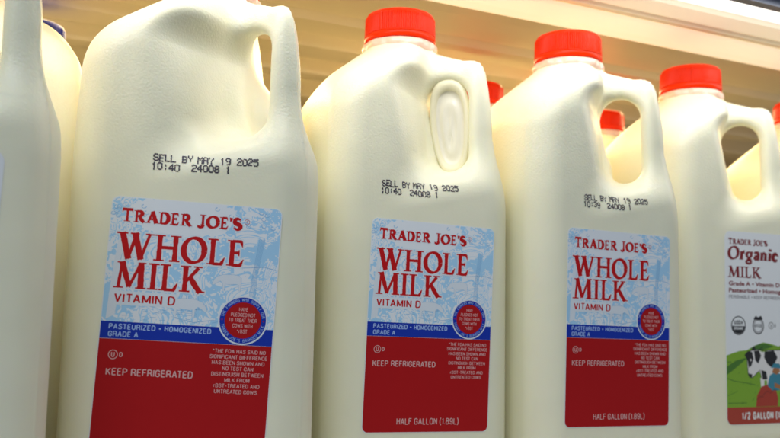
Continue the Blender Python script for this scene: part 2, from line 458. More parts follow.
def sans_glyphs():
    G = {}; w = .46
    ov = lambda cx=.23, cy=.5, rx=.23, ry=.5: [arc(cx, cy, rx, ry, 90, 450, 28)]
    sq = lambda: [[(.23, 1), (.10, .95), (.02, .84), (0, .70), (0, .30), (.02, .16), (.10, .05), (.23, 0), (.36, .05), (.44, .16), (.46, .30), (.46, .70), (.44, .84), (.36, .95), (.23, 1)]]
    G['A'] = ([[(0, 0), (.24, 1)], [(.24, 1), (.48, 0)], [(.08, .33), (.40, .33)]], .48)
    G['B'] = ([[(0, 0), (0, 1)], [(0, 1), (.26, 1), (.38, .93), (.42, .78), (.38, .60), (.26, .53), (0, .53)], [(.26, .53), (.40, .46), (.46, .28), (.41, .08), (.28, 0), (0, 0)]], .46)
    G['C'] = ([[(.46, .70), (.44, .86), (.35, .97), (.23, 1), (.10, .95), (.02, .84), (0, .70), (0, .30), (.02, .16), (.10, .05), (.23, 0), (.35, .03), (.44, .14), (.46, .32)]], .46)
    G['D'] = ([[(0, 0), (0, 1)], [(0, 1), (.22, 1), (.38, .93), (.45, .74), (.46, .5), (.45, .26), (.38, .07), (.22, 0), (0, 0)]], .46)
    G['E'] = ([[(0, 0), (0, 1)], [(0, 1), (.38, 1)], [(0, .53), (.34, .53)], [(0, 0), (.39, 0)]], .39)
    G['F'] = (G['E'][0][:3], .37)
    G['G'] = (G['C'][0][:1] + [[(.46, .32), (.46, .47), (.25, .47)]], .46)
    G['H'] = ([[(0, 0), (0, 1)], [(.44, 0), (.44, 1)], [(0, .53), (.44, .53)]], .44)
    G['I'] = ([[(0, 0), (0, 1)]], 0)
    G['J'] = ([[(.34, 1), (.34, .22), (.28, .05), (.16, 0), (.04, .06), (0, .24)]], .34)
    G['K'] = ([[(0, 0), (0, 1)], [(.44, 1), (0, .40)], [(.13, .58), (.46, 0)]], .46)
    G['L'] = ([[(0, 1), (0, 0)], [(0, 0), (.36, 0)]], .36)
    G['M'] = ([[(0, 0), (0, 1)], [(0, 1), (.28, .10)], [(.28, .10), (.56, 1)], [(.56, 1), (.56, 0)]], .56)
    G['N'] = ([[(0, 0), (0, 1)], [(0, 1), (.44, 0)], [(.44, 0), (.44, 1)]], .44)
    G['O'] = (sq(), .46); G['0'] = G['O']
    G['P'] = (G['B'][0][:1] + [[(0, 1), (.26, 1), (.40, .92), (.44, .74), (.40, .55), (.26, .47), (0, .47)]], .44)
    G['R'] = (G['P'][0] + [[(.24, .47), (.38, .38), (.42, .20), (.46, 0)]], .46)
    G['S'] = ([[(.42, .76), (.39, .92), (.28, 1), (.14, .99), (.04, .90), (.02, .76), (.07, .63), (.22, .54), (.36, .45), (.43, .33), (.43, .20), (.37, .07), (.24, 0), (.10, .02), (.02, .11), (0, .27)]], .43)
    G['T'] = ([[(.21, 0), (.21, 1)], [(0, 1), (.42, 1)]], .42)
    G['U'] = ([[(0, 1), (0, .28), (.05, .08), (.22, 0), (.39, .08), (.44, .28), (.44, 1)]], .44)
    G['V'] = ([[(0, 1), (.22, 0)], [(.22, 0), (.44, 1)]], .44)
    G['W'] = ([[(0, 1), (.16, 0)], [(.16, 0), (.33, .95)], [(.33, .95), (.50, 0)], [(.50, 0), (.66, 1)]], .66)
    G['Y'] = ([[(0, 1), (.22, .45)], [(.44, 1), (.22, .45)], [(.22, .45), (.22, 0)]], .44)
    G['Z'] = ([[(0, 1), (.40, 1)], [(.40, 1), (0, 0)], [(0, 0), (.41, 0)]], .41)
    G['1'] = ([[(.02, .78), (.17, 1), (.17, 0)]], .2)
    G['2'] = ([[(0, .74), (.05, .93), (.20, 1), (.36, .94), (.42, .76), (.37, .56), (.10, .22), (0, 0)], [(0, 0), (.43, 0)]], .43)
    G['8'] = (ov(.22, .76, .19, .24) + ov(.22, .27, .22, .27), .44)
    G['9'] = (ov(.22, .70, .21, .30) + [[(.43, .70), (.43, .30), (.37, .06), (.22, 0), (.06, .07), (.02, .20)]], .44)
    G['r'] = ([[(0, 0), (0, .70)], [(0, .46), (.10, .66), (.24, .70)]], .22)
    G['.'] = ([[(0, 0), (0, .10)]], .02); G['-'] = ([[(0, .42), (.26, .42)]], .26)
    G['*'] = ([[(.14, .58), (.14, .98)], [(0, .68), (.28, .88)], [(0, .88), (.28, .68)]], .28)
    G['('] = ([[(.16, 1.1), (.03, .82), (0, .45), (.03, .08), (.16, -.18)]], .16); G[')'] = ([[(0, 1.1), (.13, .82), (.16, .45), (.13, .08), (0, -.18)]], .16)
    G["'"] = ([[(0, 1), (0, .74)]], 0); G['/'] = ([[(0, -.05), (.34, 1.05)]], .34)
    G['\u2022'] = ([[(.0, .46), (.30, .46)]], .3)
    G[' '] = ([], .10)
    return G
SANS = sans_glyphs()
def sans_mesh(txt, bold=0, sw=.125):
    if not all(ch in SANS for ch in txt): return font_mesh(txt, bold)
    if (txt, bold) in _cache: return _cache[(txt, bold)]
    sw = sw + bold * 3
    tmp = Ink(); x = sw / 2; n = 0
    for q_, ch in enumerate(txt):
        if q_ and txt[q_-1] + ch in ('TA', 'AT', 'AV', 'VA', 'AY', 'YA', 'LT', 'FA'): x -= .09
        g, a = SANS[ch]
        if ch == '\u2022': tmp.disc(x + .15, .47, .17, .17, 0, n=12); g = []
        for st in g:
            n += 1
            closed = st[0] == st[-1]
            if len(st) > 5:
                q = [st[0]]
                for a_, b_ in zip(st[:-1], st[1:]): q += [(a_[0]*.75+b_[0]*.25, a_[1]*.75+b_[1]*.25), (a_[0]*.25+b_[0]*.75, a_[1]*.25+b_[1]*.75)]
                st = q[:1] + q[1:] + [st[-1]]
            pts = [(x + p[0], sw/2 + p[1] * (1 - sw)) for p in st]
            tmp.stroke(pts, [sw * (3.4 if ch == '\u2022' else 1)] * len(pts), 0, grow=0)
            if not closed and len(pts) == 2:     # square ends
                pass
        x += a + sw + .085
    w = x - .085 - sw / 2
    V = [(v[0] * .727, v[2] * .727) for v in tmp.V]
    _cache[(txt, bold)] = (V, tmp.F, w * .727)
    return _cache[(txt, bold)]
def font_mesh(txt, bold=0):
    if ('f', txt, bold) in _cache: return _cache[('f', txt, bold)]
    if (txt, bold) in _cache: return _cache[(txt, bold)]
    cu = bpy.data.curves.new('lettering', 'FONT'); cu.body = txt; cu.size = 1.0
    cu.resolution_u = 4; cu.offset = bold; cu.fill_mode = 'FRONT'
    ob = bpy.data.objects.new('lettering', cu); col.objects.link(ob)
    dg = bpy.context.evaluated_depsgraph_get(); dg.update()
    me = ob.evaluated_get(dg).to_mesh()
    V = [(v.co.x, v.co.y) for v in me.vertices]; F = [tuple(p.vertices) for p in me.polygons]
    ob.evaluated_get(dg).to_mesh_clear()
    bpy.data.objects.remove(ob); bpy.data.curves.remove(cu)
    if V:
        x0 = min(v[0] for v in V); x1 = max(v[0] for v in V)
        V = [(a - x0, b) for a, b in V]; w = x1 - x0
    else: w = .3
    _cache[('f', txt, bold)] = (V, F, w)
    return V, F, w

def rrect(x0, z0, x1, z1, r, n=8, corners=(1, 1, 1, 1)):
    """corners: tr, tl, bl, br"""
    P = []
    for k, (cx, cz, a0) in enumerate(((x1-r, z1-r, 0), (x0+r, z1-r, 90), (x0+r, z0+r, 180), (x1-r, z0+r, 270))):
        if corners[k]:
            for i in range(n+1):
                a = math.radians(a0 + 90*i/n); P.append((cx + r*math.cos(a), cz + r*math.sin(a)))
        else: P.append(((x1, z1), (x0, z1), (x0, z0), (x1, z0))[k])
    return P
def sheet(name, outline, th, mat):
    n = len(outline)
    V = [(x, 0, z) for x, z in outline] + [(x, -th, z) for x, z in outline]
    F = [tuple(range(n))[::-1], tuple(range(n, 2*n))] + [(i, (i+1) % n, n+(i+1) % n, n+i) for i in range(n)]
    me = mesh_mm(name, V, F, mat)
    import bmesh
    bm = bmesh.new(); bm.from_mesh(me); bmesh.ops.recalc_face_normals(bm, faces=bm.faces); bm.to_mesh(me); bm.free()
    return me

# ---- label of the whole milk jugs: 72 x 108 mm, coordinates from its centre
LW, LH = 72.0, 108.0
def whole_label():
    parts = []
    c = lambda X, Y: (X - LW/2, LH/2 - Y)
    TH = .12
    parts.append(('label', sheet('label', rrect(-LW/2, -LH/2, LW/2, LH/2, 3.2), TH, M['label_white'])))
    k = Ink(); k.layer = TH + .02
    k.quad(rrect(*c(.35, 53.2), *c(LW-.35, .35), 2.9, corners=(1, 1, 0, 0)), 0)
    parts.append(('pasture_print', k.mesh('pasture_print', [M['pasture']])))
    # drawn figures of the engraving: grazing cows, trees and a milker, in outline
    k = Ink(); k.layer = TH + .03
    def poly(pts, w=.35, m=0, close=False):
        q = [c(*p) for p in pts]
        if close: q.append(q[0])
        k.stroke(q, [w * random.uniform(.7, 1.3) for _ in q], m)
    def fill(pts, m): k.quad([c(*p) for p in pts], m, .003)
    # trunk of a big tree on the left and one on the right
    fill([(2, 52), (5.5, 50), (6.5, 40), (5.5, 28), (7.5, 16), (4.5, 16), (3.2, 28), (2.5, 40)], 1)
    for i in range(7): poly([(2.6 + i*.5, 51 - i*.3), (3.4 + i*.45, 40), (3.6 + i*.36, 28), (5 + i*.3, 17)], .22)
    for i in range(6): poly([(60.3 + i*.5, 40), (61.2 + i*.4, 29), (63 + i*.45, 14)], .22)
    for i in range(24):   # leafy scribble along the top corners
        x0, y0 = random.uniform(1, 15) if i % 2 else random.uniform(44, 70), random.uniform(1.2, 9)
        poly([(x0 + .9*math.cos(a*.9)*(1+.2*random.random()), y0 + .8*math.sin(a*.9)) for a in range(6)], .28)
    def cow(x, y, s, f=1):
        P = [(0, 0), (2, -.8), (6, -1), (9.5, -.8), (11, .2), (11.2, 3), (11, 7), (10.2, 7), (10, 4), (8.6, 3.6), (4.5, 4), (3.2, 3.8), (3, 7.2), (2.2, 7.2), (2, 3.5), (.8, 2.4), (-.8, 3.4), (-2.6, 4.6), (-3.3, 4.1), (-2.4, 2), (-1, .4)]
        Q = [(x + f*a*s, y + b*s) for a, b in P]
        fill(Q, 1); poly(Q, .3, 0, True)
        for i in range(8): poly([(x + f*(1.6 + i*1.1)*s, y + .1*s), (x + f*(2.0 + i*1.1)*s, y + (2.2 + random.random())*s)], .2)
    cow(47, 31, .85); cow(40, 42.5, .95, -1); cow(62, 44, .6)
    poly([(34, 26), (40, 24), (47, 24.5), (56, 27), (66, 26), (71, 27)], .3); poly([(30, 50), (38, 51.5), (46, 50), (50, 51)], .3)
    for i in range(9): poly([(31 + i*1.0, 40 + random.random()), (31.6 + i*1.0, 46 + random.random())], .25)
    for i in range(7): poly([(30, 43 + i*.9), (39, 43.3 + i*.9)], .15)
    for i in range(26):
        x0 = random.uniform(7, 50); y0 = random.uniform(45.5, 52)
        poly([(x0, y0), (x0 + random.uniform(.8, 2.6), y0 - random.uniform(-.3, .5))], .22)
    parts.append(('figure_print', k.mesh('figure_print', [M['sky_print'], M['ink_halo']])))
    k = Ink(); k.layer = TH + .02
    k.quad([c(.3, 52.8), c(LW-.3, 52.8), c(LW-.3, 59.9), c(.3, 59.9)], 0, .004)
    parts.append(('blue_band', k.mesh('blue_band', [M['label_blue']])))
    k = Ink(); k.layer = TH + .02
    k.quad(rrect(*c(.3, LH-.3), *c(LW-.3, 60.0), 3.0, corners=(0, 0, 1, 1)), 0)
    parts.append(('red_panel', k.mesh('red_panel', [M['label_red']])))
    k = Ink(); k.layer = TH + .06
    k.serif("TRADER JOE'S", *c(4.4, 10.6), 5.0, width=50.5, G=GH, m=0, rough=.05, track=.02, halo=1, big_first=1.08)
    k.sans('R', *c(57.0, 7.4), 1.1, m=0, lay=.006, align='C'); k.disc(c(57, 6.9)[0], c(57, 6.9)[1], 1.15, 1.15, 0, .005, r0=.86)
    parts.append(('heading_lettering', k.mesh('heading_lettering', [M['ink_red'], M['ink_halo']])))
    k = Ink(); k.layer = TH + .06
    k.serif("WHOLE", *c(4.2, 26.4), 11.2, width=53.5, G=GS, m=0, rough=.14, halo=1)
    k.serif("MILK", *c(4.0, 38.8), 11.2, width=37.5, G=GS, m=0, rough=.14, halo=1)
    parts.append(('title_lettering', k.mesh('title_lettering', [M['ink_red'], M['ink_halo']])))
    k = Ink(); k.layer = TH + .06
    k.quad([c(3.6, 40.0), c(30.4, 40.0), c(30.4, 45.8), c(3.6, 45.8)], 1, -.01)
    k.sans('VITAMIN D', *c(4.6, 44.9), 3.9, width=25, m=0, bold=.008)
    parts.append(('vitamin_lettering', k.mesh('vitamin_lettering', [M['ink_red'], M['ink_halo']])))
    k = Ink(); k.layer = TH + .06
    k.sans('PASTEURIZED \u2022 HOMOGENIZED', *c(3.6, 56.0), 2.35, width=42, m=0, bold=.014)
    k.sans('GRADE A', *c(3.6, 59.1), 2.35, width=12.2, m=0, bold=.012)
    parts.append(('band_lettering', k.mesh('band_lettering', [M['ink_pale_blue']])))
    k = Ink(); k.layer = TH + .06
    k.disc(*c(6.4, 66.5), 1.95, 1.95, 1, 0, r0=.84); k.sans('U', *c(6.4, 67.6), 2.2, m=1, align='C', bold=.01, squeeze=1.1); k.sans('D', *c(8.9, 67.4), 2.0, m=1, bold=.02, squeeze=1.1)
    k.sans('KEEP REFRIGERATED', *c(4.2, 75.0), 3.0, width=35.3, m=1, bold=.006)
    SQ = 24.3 / (sans_mesh('SIGNIFICANT DIFFERENCE')[2])
    lines = ['*THE FDA HAS SAID NO', 'SIGNIFICANT DIFFERENCE', 'HAS BEEN SHOWN AND', 'NO TEST CAN', 'DISTINGUISH BETWEEN', 'MILK FROM', 'rBST-TREATED AND', 'UNTREATED COWS.']
    for i, s in enumerate(lines):
        k.sans(s, *c(58.0, 63.6 + i*2.42), 1.66, m=1, align='C', bold=0, squeeze=SQ)
    k.sans('HALF GALLON (1.89L)', *c(36.6, 104.0), 3.3, width=35.5, m=1, align='C', bold=.002)
    parts.append(('small_print', k.mesh('small_print', [M['ink_pale_blue'], M['ink_pink']])))
    # round seal over the band
    k = Ink(); k.layer = TH + .08
    cx, cz = c(58.5, 49.4)
    k.disc(cx, cz, 10.5, 10.5, 0, 0, 64); k.disc(cx, cz, 9.85, 9.85, 1, .01, 64); k.disc(cx, cz, 7.75, 7.75, 2, .02, 64)
    for i, s in enumerate(['HAVE', 'PLEDGED NOT', 'TO TREAT THEIR', 'COWS WITH', '*rBST']):
        k.sans(s, cx, cz + 3.9 - i*2.35, 1.62, m=3, lay=.03, align='C', squeeze=12.2 / sans_mesh('TO TREAT THEIR')[2])
    def ring_text(s, a0, a1, r, cap, inward):
        n = len(s)
        for i, ch in enumerate(s):
            if ch == ' ': continue
            a = math.radians(a0 + (a1 - a0) * (i + .5) / n)
            k.sans(ch, cx + r*math.cos(a), cz + r*math.sin(a), cap, m=4, lay=.03, align='C', bold=0, rot=a - math.pi/2 if not inward else a + math.pi/2, squeeze=1.0)
    ring_text('THE FARMERS WHO SUPPLY OUR', 172, 8, 8.15, 1.35, False)
    ring_text("TRADER JOE'S BRANDED MILK", 192, 348, 9.45, 1.35, True)
    for a in (180, 0): k.disc(cx + 8.8*math.cos(math.radians(a)), cz, .3, .3, 2, .03, 10)
    parts.append(('seal', k.mesh('seal', [M['ink_halo'], M['label_blue'], M['label_red'], M['ink_pink'], M['ink_pale_blue']])))
    return parts
WHOLE = whole_label()

# ---- label of the organic jug
OW, OH = 66.0, 122.0
def organic_label():
    parts = []
    c = lambda X, Y: (X - OW/2, OH/2 - Y)
    TH = .12
    parts.append(('label', sheet('label', rrect(-OW/2, -OH/2, OW/2, OH/2, 4.5), TH, M['label_white'])))
    k = Ink(); k.layer = TH + .04
    k.serif("TRADER JOE'S", *c(3.0, 8.2), 3.3, width=33, G=GH, m=0, big_first=1.1)
    k.serif("Organic", *c(2.0, 17.8), 8.2, width=43, G=GB, m=0, shear=.12)
    k.serif("MILK", *c(2.6, 29.4), 7.0, width=28, G=GB, m=0)
    parts.append(('title_lettering', k.mesh('title_lettering', [M['ink_maroon']])))
    k = Ink(); k.layer = TH + .04
    k.sans('Grade A \u2022 Vitamin D added', *c(3.0, 34.6), 2.7, width=57, m=0, bold=.03)
    k.sans('Pasteurized \u2022 Homogenized', *c(3.0, 38.9), 2.7, width=57, m=0, bold=.03)
    k.sans('PERISHABLE \u2022 KEEP REFRIGERATED', *c(3.0, 42.9), 2.2, width=50, m=1)
    parts.append(('small_print', k.mesh('small_print', [M['ink_maroon'], M['ink_grey']])))
    k = Ink(); k.layer = TH + .04
    x, z = c(10.5, 60)
    k.disc(x, z, 6.0, 6.0, 0, 0, 40); k.disc(x, z, 5.3, 5.3, 1, .01, 40)
    k.quad([(x + 5.2*math.cos(math.radians(a)), z - .3 + 4.9*math.sin(math.radians(a))) for a in range(180, 361, 15)], 0, .02)
    k.sans('USDA', x, z + .7, 2.6, width=7.2, m=0, lay=.03, align='C', bold=.03); k.sans('ORGANIC', x, z - 2.7, 1.9, width=7.6, m=1, lay=.03, align='C', bold=.02)
    x, z = c(27, 60)
    k.disc(x, z, 4.8, 5.4, 0, 0, 32, r0=.86); k.disc(x, z, 3.6, 4.1, 2, .01, 32, r0=.9)
    k.quad([(x-4, z+4.4), (x-2, z+6.4), (x, z+5.4), (x+2.4, z+6.6), (x+4, z+4.4), (x, z+3.4)], 0, .01)
    k.sans('OTCO', x, z - .9, 2.1, width=6, m=0, lay=.02, align='C', bold=.02)
    x, z = c(38, 59.6)
    k.disc(x, z, 2.2, 2.2, 0, 0, 24, r0=.84); k.sans('U', x, z - 1.1, 2.1, m=0, lay=.01, align='C', bold=.02); k.sans('D', x + 3.0, z - 1, 2.1, m=0, lay=.01, bold=.02)
    parts.append(('emblem_print', k.mesh('emblem_print', [M['ink_black'], M['label_white'], M['ink_grey']])))
    # farm picture
    k = Ink(); k.layer = TH + .03
    H = lambda pts, m, lay: k.quad([c(*p) for p in pts], m, lay)
    edge = [(OW-.3, 111), (.3, 111), (.3, 77)]
    H([(.3, 111.2), (.3, 79), (5, 77.5), (11, 76), (17, 75.5), (24, 72.5), (31, 70.5), (38, 71.5), (44, 73), (52, 70), (60, 71), (65.7, 72), (65.7, 111.2)], 0, 0)
    H([(.3, 86), (8, 82), (18, 80), (12, 84), (4, 89), (.3, 91)], 1, .004)
    H([(20, 74.2), (27, 71.6), (33, 71.2), (40, 73), (34, 74.5), (26, 75.6)], 1, .004)
    k.stroke([c(.4, 93), c(7, 95), c(16, 96), (c(24, 97.5))], [.5]*4, 4, .006)
    k.stroke([c(.4, 104), c(4, 103), c(9, 101)], [.3]*3, 4, .006)
    for i in range(40):
        a, b = random.uniform(1, 64), random.uniform(84, 110)
        k.stroke([c(a, b), c(a + random.uniform(.4, 1.4), b - random.uniform(.8, 2))], [.35, .15], random.choice((1, 4)), .007)
    # spotted cow, head to the left
    H([(28, 77), (36, 75.6), (48, 75.4), (60, 76), (65.7, 77), (65.7, 96), (50, 97), (40, 96), (30, 94), (27, 88), (26, 80)], 2, .010)
    H([(17, 79), (20, 75.8), (26, 75), (31, 77), (30, 86), (25, 90), (21.5, 92.5), (18, 91), (17.5, 86)], 2, .011)
    for P in ([(15, 78.5), (18, 76), (21.5, 76.6), (22.5, 81), (20.5, 85.5), (18.5, 86.5), (17.6, 82)], [(23, 76), (27, 75.4), (29, 79), (26.5, 84), (24, 82)],
              [(32, 76.2), (40, 75.6), (43, 80), (38.5, 87), (34, 84), (31.5, 80)], [(47, 75.6), (57, 75.9), (58, 84), (52, 90), (47.5, 84)], [(29, 88), (33, 89), (34, 94), (30, 94)], [(60, 84), (65.7, 82), (65.7, 93), (61, 92)],
              [(18.2, 90), (21.4, 90.8), (20.8, 93), (18.6, 92.6)]):
        H(P, 3, .016)
    for O in ([(17, 79), (20, 75.8), (26, 75), (31, 75.4), (36, 75.4), (48, 75.2), (60, 76), (65.6, 77)], [(17, 79), (17.5, 86), (18, 91), (21.5, 92.8), (25, 90), (28, 88), (29, 93)], [(20.6, 75.8), (23.4, 72.8), (24.6, 75.4)], [(27, 75.4), (30.6, 73), (30, 76.4)]):
        k.stroke([c(*p) for p in O], [.5]*len(O), 3, .018)
    H([(20.6, 76), (23.2, 73), (24.4, 75.6)], 3, .017); H([(19.4, 81.4), (20.4, 80.8), (21, 82), (20, 82.6)], 2, .019)
    H([(28, 93), (31.5, 93), (31, 103), (29, 103)], 2, .012); H([(33.5, 93), (36.5, 94), (36, 104), (34, 104)], 2, .012)
    # kneeling milker: trousers, shirt, hat, bucket
    H([(24, 111), (25, 104), (29, 98.5), (35, 97), (41, 100), (43, 106), (42.5, 111)], 5, .020)
    H([(34, 98), (36, 91.5), (41, 89), (46, 91), (48, 97), (44, 101), (38, 101)], 6, .022)
    H([(38, 89.5), (40, 85.5), (44, 85.5), (45, 89), (42, 91)], 7, .024); H([(37, 86.5), (40, 83.6), (44.6, 84), (46.5, 87.2), (42, 86.8)], 6, .026)
    H([(40, 96), (46, 98), (52, 97), (52, 99), (45, 100.4), (40, 99)], 7, .028); H([(50, 99), (57, 99), (56, 108), (51, 108)], 5, .021)
    for (a, b) in ((24.5, 107), (30, 104), (36, 103)): k.stroke([c(a, b), c(a+3, b-2.5), c(a+6, b-2)], [.3]*3, 3, .03)
    for i in range(9): k.stroke([c(1.6 + i*1.7, 108.5 + .1*(i % 2)), c(2.6 + i*1.7, 108.5)], [.8, .8], 4, .03)
    for j, i in ((0, 0), (0, 1), (1, 0), (1, 1)): k.stroke([c(1.2 + i*1.6, 83 + j*4.4), c(2.4 + i*1.6, 83 + j*4.4)], [.7, .7], 4, .03)
    parts.append(('farm_print', k.mesh('farm_print', [M['grass_print'], M['grass_dark'], M['ink_white'], M['ink_black'], M['grass_dark'], M['brick_print'], M['teal_print'], M['skin_print']])))
    k = Ink(); k.layer = TH + .07
    k.quad(rrect(*c(.3, OH-.3), *c(OW-.3, 111.2), 4.2, corners=(0, 0, 1, 1)), 0)
    k.sans('1/2 GALLON (1.89L)', *c(34, 119), 4.9, width=44, m=1, lay=.02, align='C', bold=.035)
    parts.append(('red_band', k.mesh('red_band', [M['brick_print'], M['ink_white']])))
    return parts
ORGANIC = organic_label()

# ---- inkjet date stamp
DOT = {
 'S': '01110 10001 10000 01110 00001 10001 01110', 'E': '11111 10000 10000 11110 10000 10000 11111', 'L': '10000 10000 10000 10000 10000 10000 11111',
 'B': '11110 10001 10001 11110 10001 10001 11110', 'Y': '10001 10001 01010 00100 00100 00100 00100', 'M': '10001 11011 10101 10101 10001 10001 10001',
 'A': '01110 10001 10001 11111 10001 10001 10001', '0': '01110 10001 10001 10001 10001 10001 01110', '1': '00100 01100 00100 00100 00100 00100 00100',
 '2': '01110 10001 00001 00110 01000 10000 11111', '3': '01110 10001 00001 00110 00001 10001 01110', '4': '00010 00110 01010 10010 11111 00010 00010', '5': '11111 10000 11110 00001 00001 10001 01110',
 '8': '01110 10001 10001 01110 10001 10001 01110', '9': '01110 10001 10001 01111 00001 00001 01110', ':': '00000 00100 00100 00000 00100 00100 00000', ' ': '00000 00000 00000 00000 00000 00000 00000'}
def stamp_mesh(rows, x0=-19.0, zt=139.6):
    """rows: (text, indent, z offset); each drop a small disc that hugs the skin"""
    V, F = [], []
    px, pz = .43, .47
    for (txt, ind, dz) in rows:
        x = x0 + ind
        for ch in txt:
            if ch == '~': x -= .7; continue     # overprinted spot
            g = DOT[ch].split()
            jz = random.uniform(-.25, .25)
            for r in range(7):
                for q in range(5):
                    if g[r][q] != '1' or random.random() < .03: continue
                    cx = x + q*px + random.uniform(-.05, .05); cz = zt - dz - r*pz + jz + random.uniform(-.07, .07) - (cx - x0) * .004
                    rad = .34 * random.uniform(.85, 1.15)
                    b = len(V)
                    for i in range(7):
                        a = 2*math.pi*i/7; vx, vz = cx + rad*math.cos(a), cz + rad*math.sin(a)
                        V.append((vx, vz))
                    F.append((tuple(range(b, b+7)), cx, cz))
            x += 5.6 * px
    ys = {}
    VV = [None]*len(V)
    lay = 0
    for n, (f, cx, cz) in enumerate(F):
        y0 = surf_y(cx, cz); e = .5
        gx = (surf_y(cx+e, cz) - surf_y(cx-e, cz)) / (2*e); gz = (surf_y(cx, cz+e) - surf_y(cx, cz-e)) / (2*e)
        for i in f:
            vx, vz = V[i]; VV[i] = (vx, y0 + gx*(vx-cx) + gz*(vz-cz) - .10 - (n % 5)*.004, vz)
    return mesh_mm('date_stamp', VV, [f for f, _, _ in F], M['ink_stamp'])
ST1 = stamp_mesh([('SELL BY ~MAY 19 2025', 0, 0), ('10:40', -.6, 3.9), ('24008 1', 16.2, 4.0)])
ST2 = stamp_mesh([('SELL BY ~MAY 19 2025', 0, 0), ('10:40', -.6, 3.9), ('24008 1', 16.2, 4.0)], -28.8, 141.2)
ST3 = stamp_mesh([('SELL BY ~MAY 19 2025', 0, 0), ('10:39', -.6, 3.9), ('24008 1', 16.2, 4.0)], -24.6, 140.4)

# ---- unpunched film across a handle opening
def film_meshes():
    def ring(sc_, v):
        P = []; n = 56
        for i in range(n):
            a = 2*math.pi*i/n
            f = .5 + .5*math.sin(a); f = f*f*(3-2*f)
            cu, cz = (HB[0] + (HT[0]-HB[0])*f, HB[1] + (HT[1]-HB[1])*f); r = (HB[2] + (HT[2]-HB[2])*f)
            mu, mz = (HB[0]+HT[0])/2, (HB[1]+HT[1])/2
            u = mu + (cu + r*math.cos(a) - mu)*sc_; z = mz + (cz + r*math.sin(a) - mz)*(.25 + .75*sc_ if sc_ > .3 else sc_*1.6)
            vv = v * (1 if sc_ > .75 else .55) + .28*math.sin(3*a + 6*sc_)*(1-sc_)
            P.append(((u + vv)/R2, (-u + vv)/R2, z))
        return P
    def build(rs):
        V = []; F = []
        for (s, v) in rs: V += ring(s, v)
        n = 56
        for j in range(len(rs)-1):
            for i in range(n): F.append((j*n+i, j*n+(i+1) % n, (j+1)*n+(i+1) % n, (j+1)*n+i))
        F.append(tuple(range((len(rs)-1)*n, len(rs)*n)))
        return V, F
    Vf, Ff = build([(1.0, -1.5), (.88, -1.2), (.80, -2.4), (.70, -1.6), (.58, -1.0), (.46, -2.2), (.36, -3.2), (.26, -2.0), (.15, -1.0), (.05, -2.2)])
    Vr, Fr = build([(1.10, -1.0), (1.04, -3.2), (.96, -4.0), (.86, -3.8), (.76, -2.6), (.72, -.6)])
    return mesh_mm('hole_film', Vf, Ff, M['membrane'], smooth=True), mesh_mm('hole_rim', Vr, Fr[:-1], M['membrane_rim'], smooth=True)
ME_FILM, ME_RIM = film_meshes()

# ------------------------------------------------------------------ build one jug, copy the rest
GROUP = 'half gallon milk jugs in a row on the shelf'
def place(o, x, y, yaw, lean=0.0, tilt=0.0, face=True):
    """x, y (mm): foot of the front face; the jug's axis lies HALF behind it"""
    cx, cy = (x - math.sin(yaw)*HALF, y + math.cos(yaw)*HALF) if face else (x, y)
    view = math.atan2(cx, cy)
    Rl = Matrix.Rotation(-lean, 4, Vector((math.sin(view), math.cos(view), 0)))
    Rt = Matrix.Rotation(tilt, 4, 'X')
    o.matrix_world = Matrix.Translation((cx*MM, cy*MM, 0)) @ Rl @ Rt @ Matrix.Rotation(yaw, 4, 'Z')

def make_jug():
    r = bpy.data.objects.new('milk_jug', None); col.objects.link(r); r.empty_display_size = .02
    link('body', ME_BODY, r); link('handle', ME_HANDLE, r)
    for nm, me in (('cap', ME_CAP), ('neck_ring', ME_FLANGE)):
        link(nm, me, r).location = (NX*MM, 0, 0)
    return r
proto = make_jug()
def copy_jug():
    c = proto.copy(); col.objects.link(c)
    for ch in list(proto.children):
        if ch.name.split('.')[0] in ('body', 'handle', 'cap', 'neck_ring'):
            k = ch.copy(); col.objects.link(k); k.parent = c
    return c
def add_label(jug, parts, x, ztop, h, rot, lab=None):
    base = link('label', parts[0][1], jug)
    base.location = (x*MM, -(HALF + .06)*MM, (ztop - h/2)*MM)
    base.rotation_euler = (0, rot, 0)
    for nm, me in parts[1:]: link(nm, me, base)
def child(jug, nm): return [c for c in jug.children if c.name.split('.')[0] == nm][0]

JUGS = [  # x, y, yaw, lean, label
 (-83.4, 363.5, .199, .0, .043, 'largest whole milk jug, in the foreground, its cap cut off by the top edge'),
 (22.2, 445, .412, .0, .033, 'whole milk jug with oval film left closing its handle opening and a red cap'),
 (130.6, 479, .424, .0, .027, 'whole milk jug stamped 10:39 with an open see-through handle'),
 (231.9, 548, .392, .0, .010, 'organic milk jug with a spotted cow and green field on its label'),
]
jugs = []
for i, (x, y, yaw, lean, lrot, lab) in enumerate(JUGS):
    j = proto if i == 0 else copy_jug()
    jugs.append(j)
for i, (x, y, yaw, lean, lrot, lab) in enumerate(JUGS):
    j = jugs[i]
    tag(j, lab, 'milk jug', GROUP); place(j, x, y, yaw, lean, -.011 if i == 0 else 0)
    child(j, 'cap').rotation_euler = (0, 0, [.3, -.42, -.05, -.10][i])
    if i < 3:
        add_label(j, WHOLE, (-1.4, 0, -1.6)[i], (119.4, 120.5, 120.5)[i], LH, lrot); link('date_stamp', [ST1, ST2, ST3][i], j)
    else:
        add_label(j, ORGANIC, 12.5, 127.8, OH, lrot)
link('hole_film', ME_FILM, jugs[1]); link('hole_rim', ME_RIM, jugs[1])
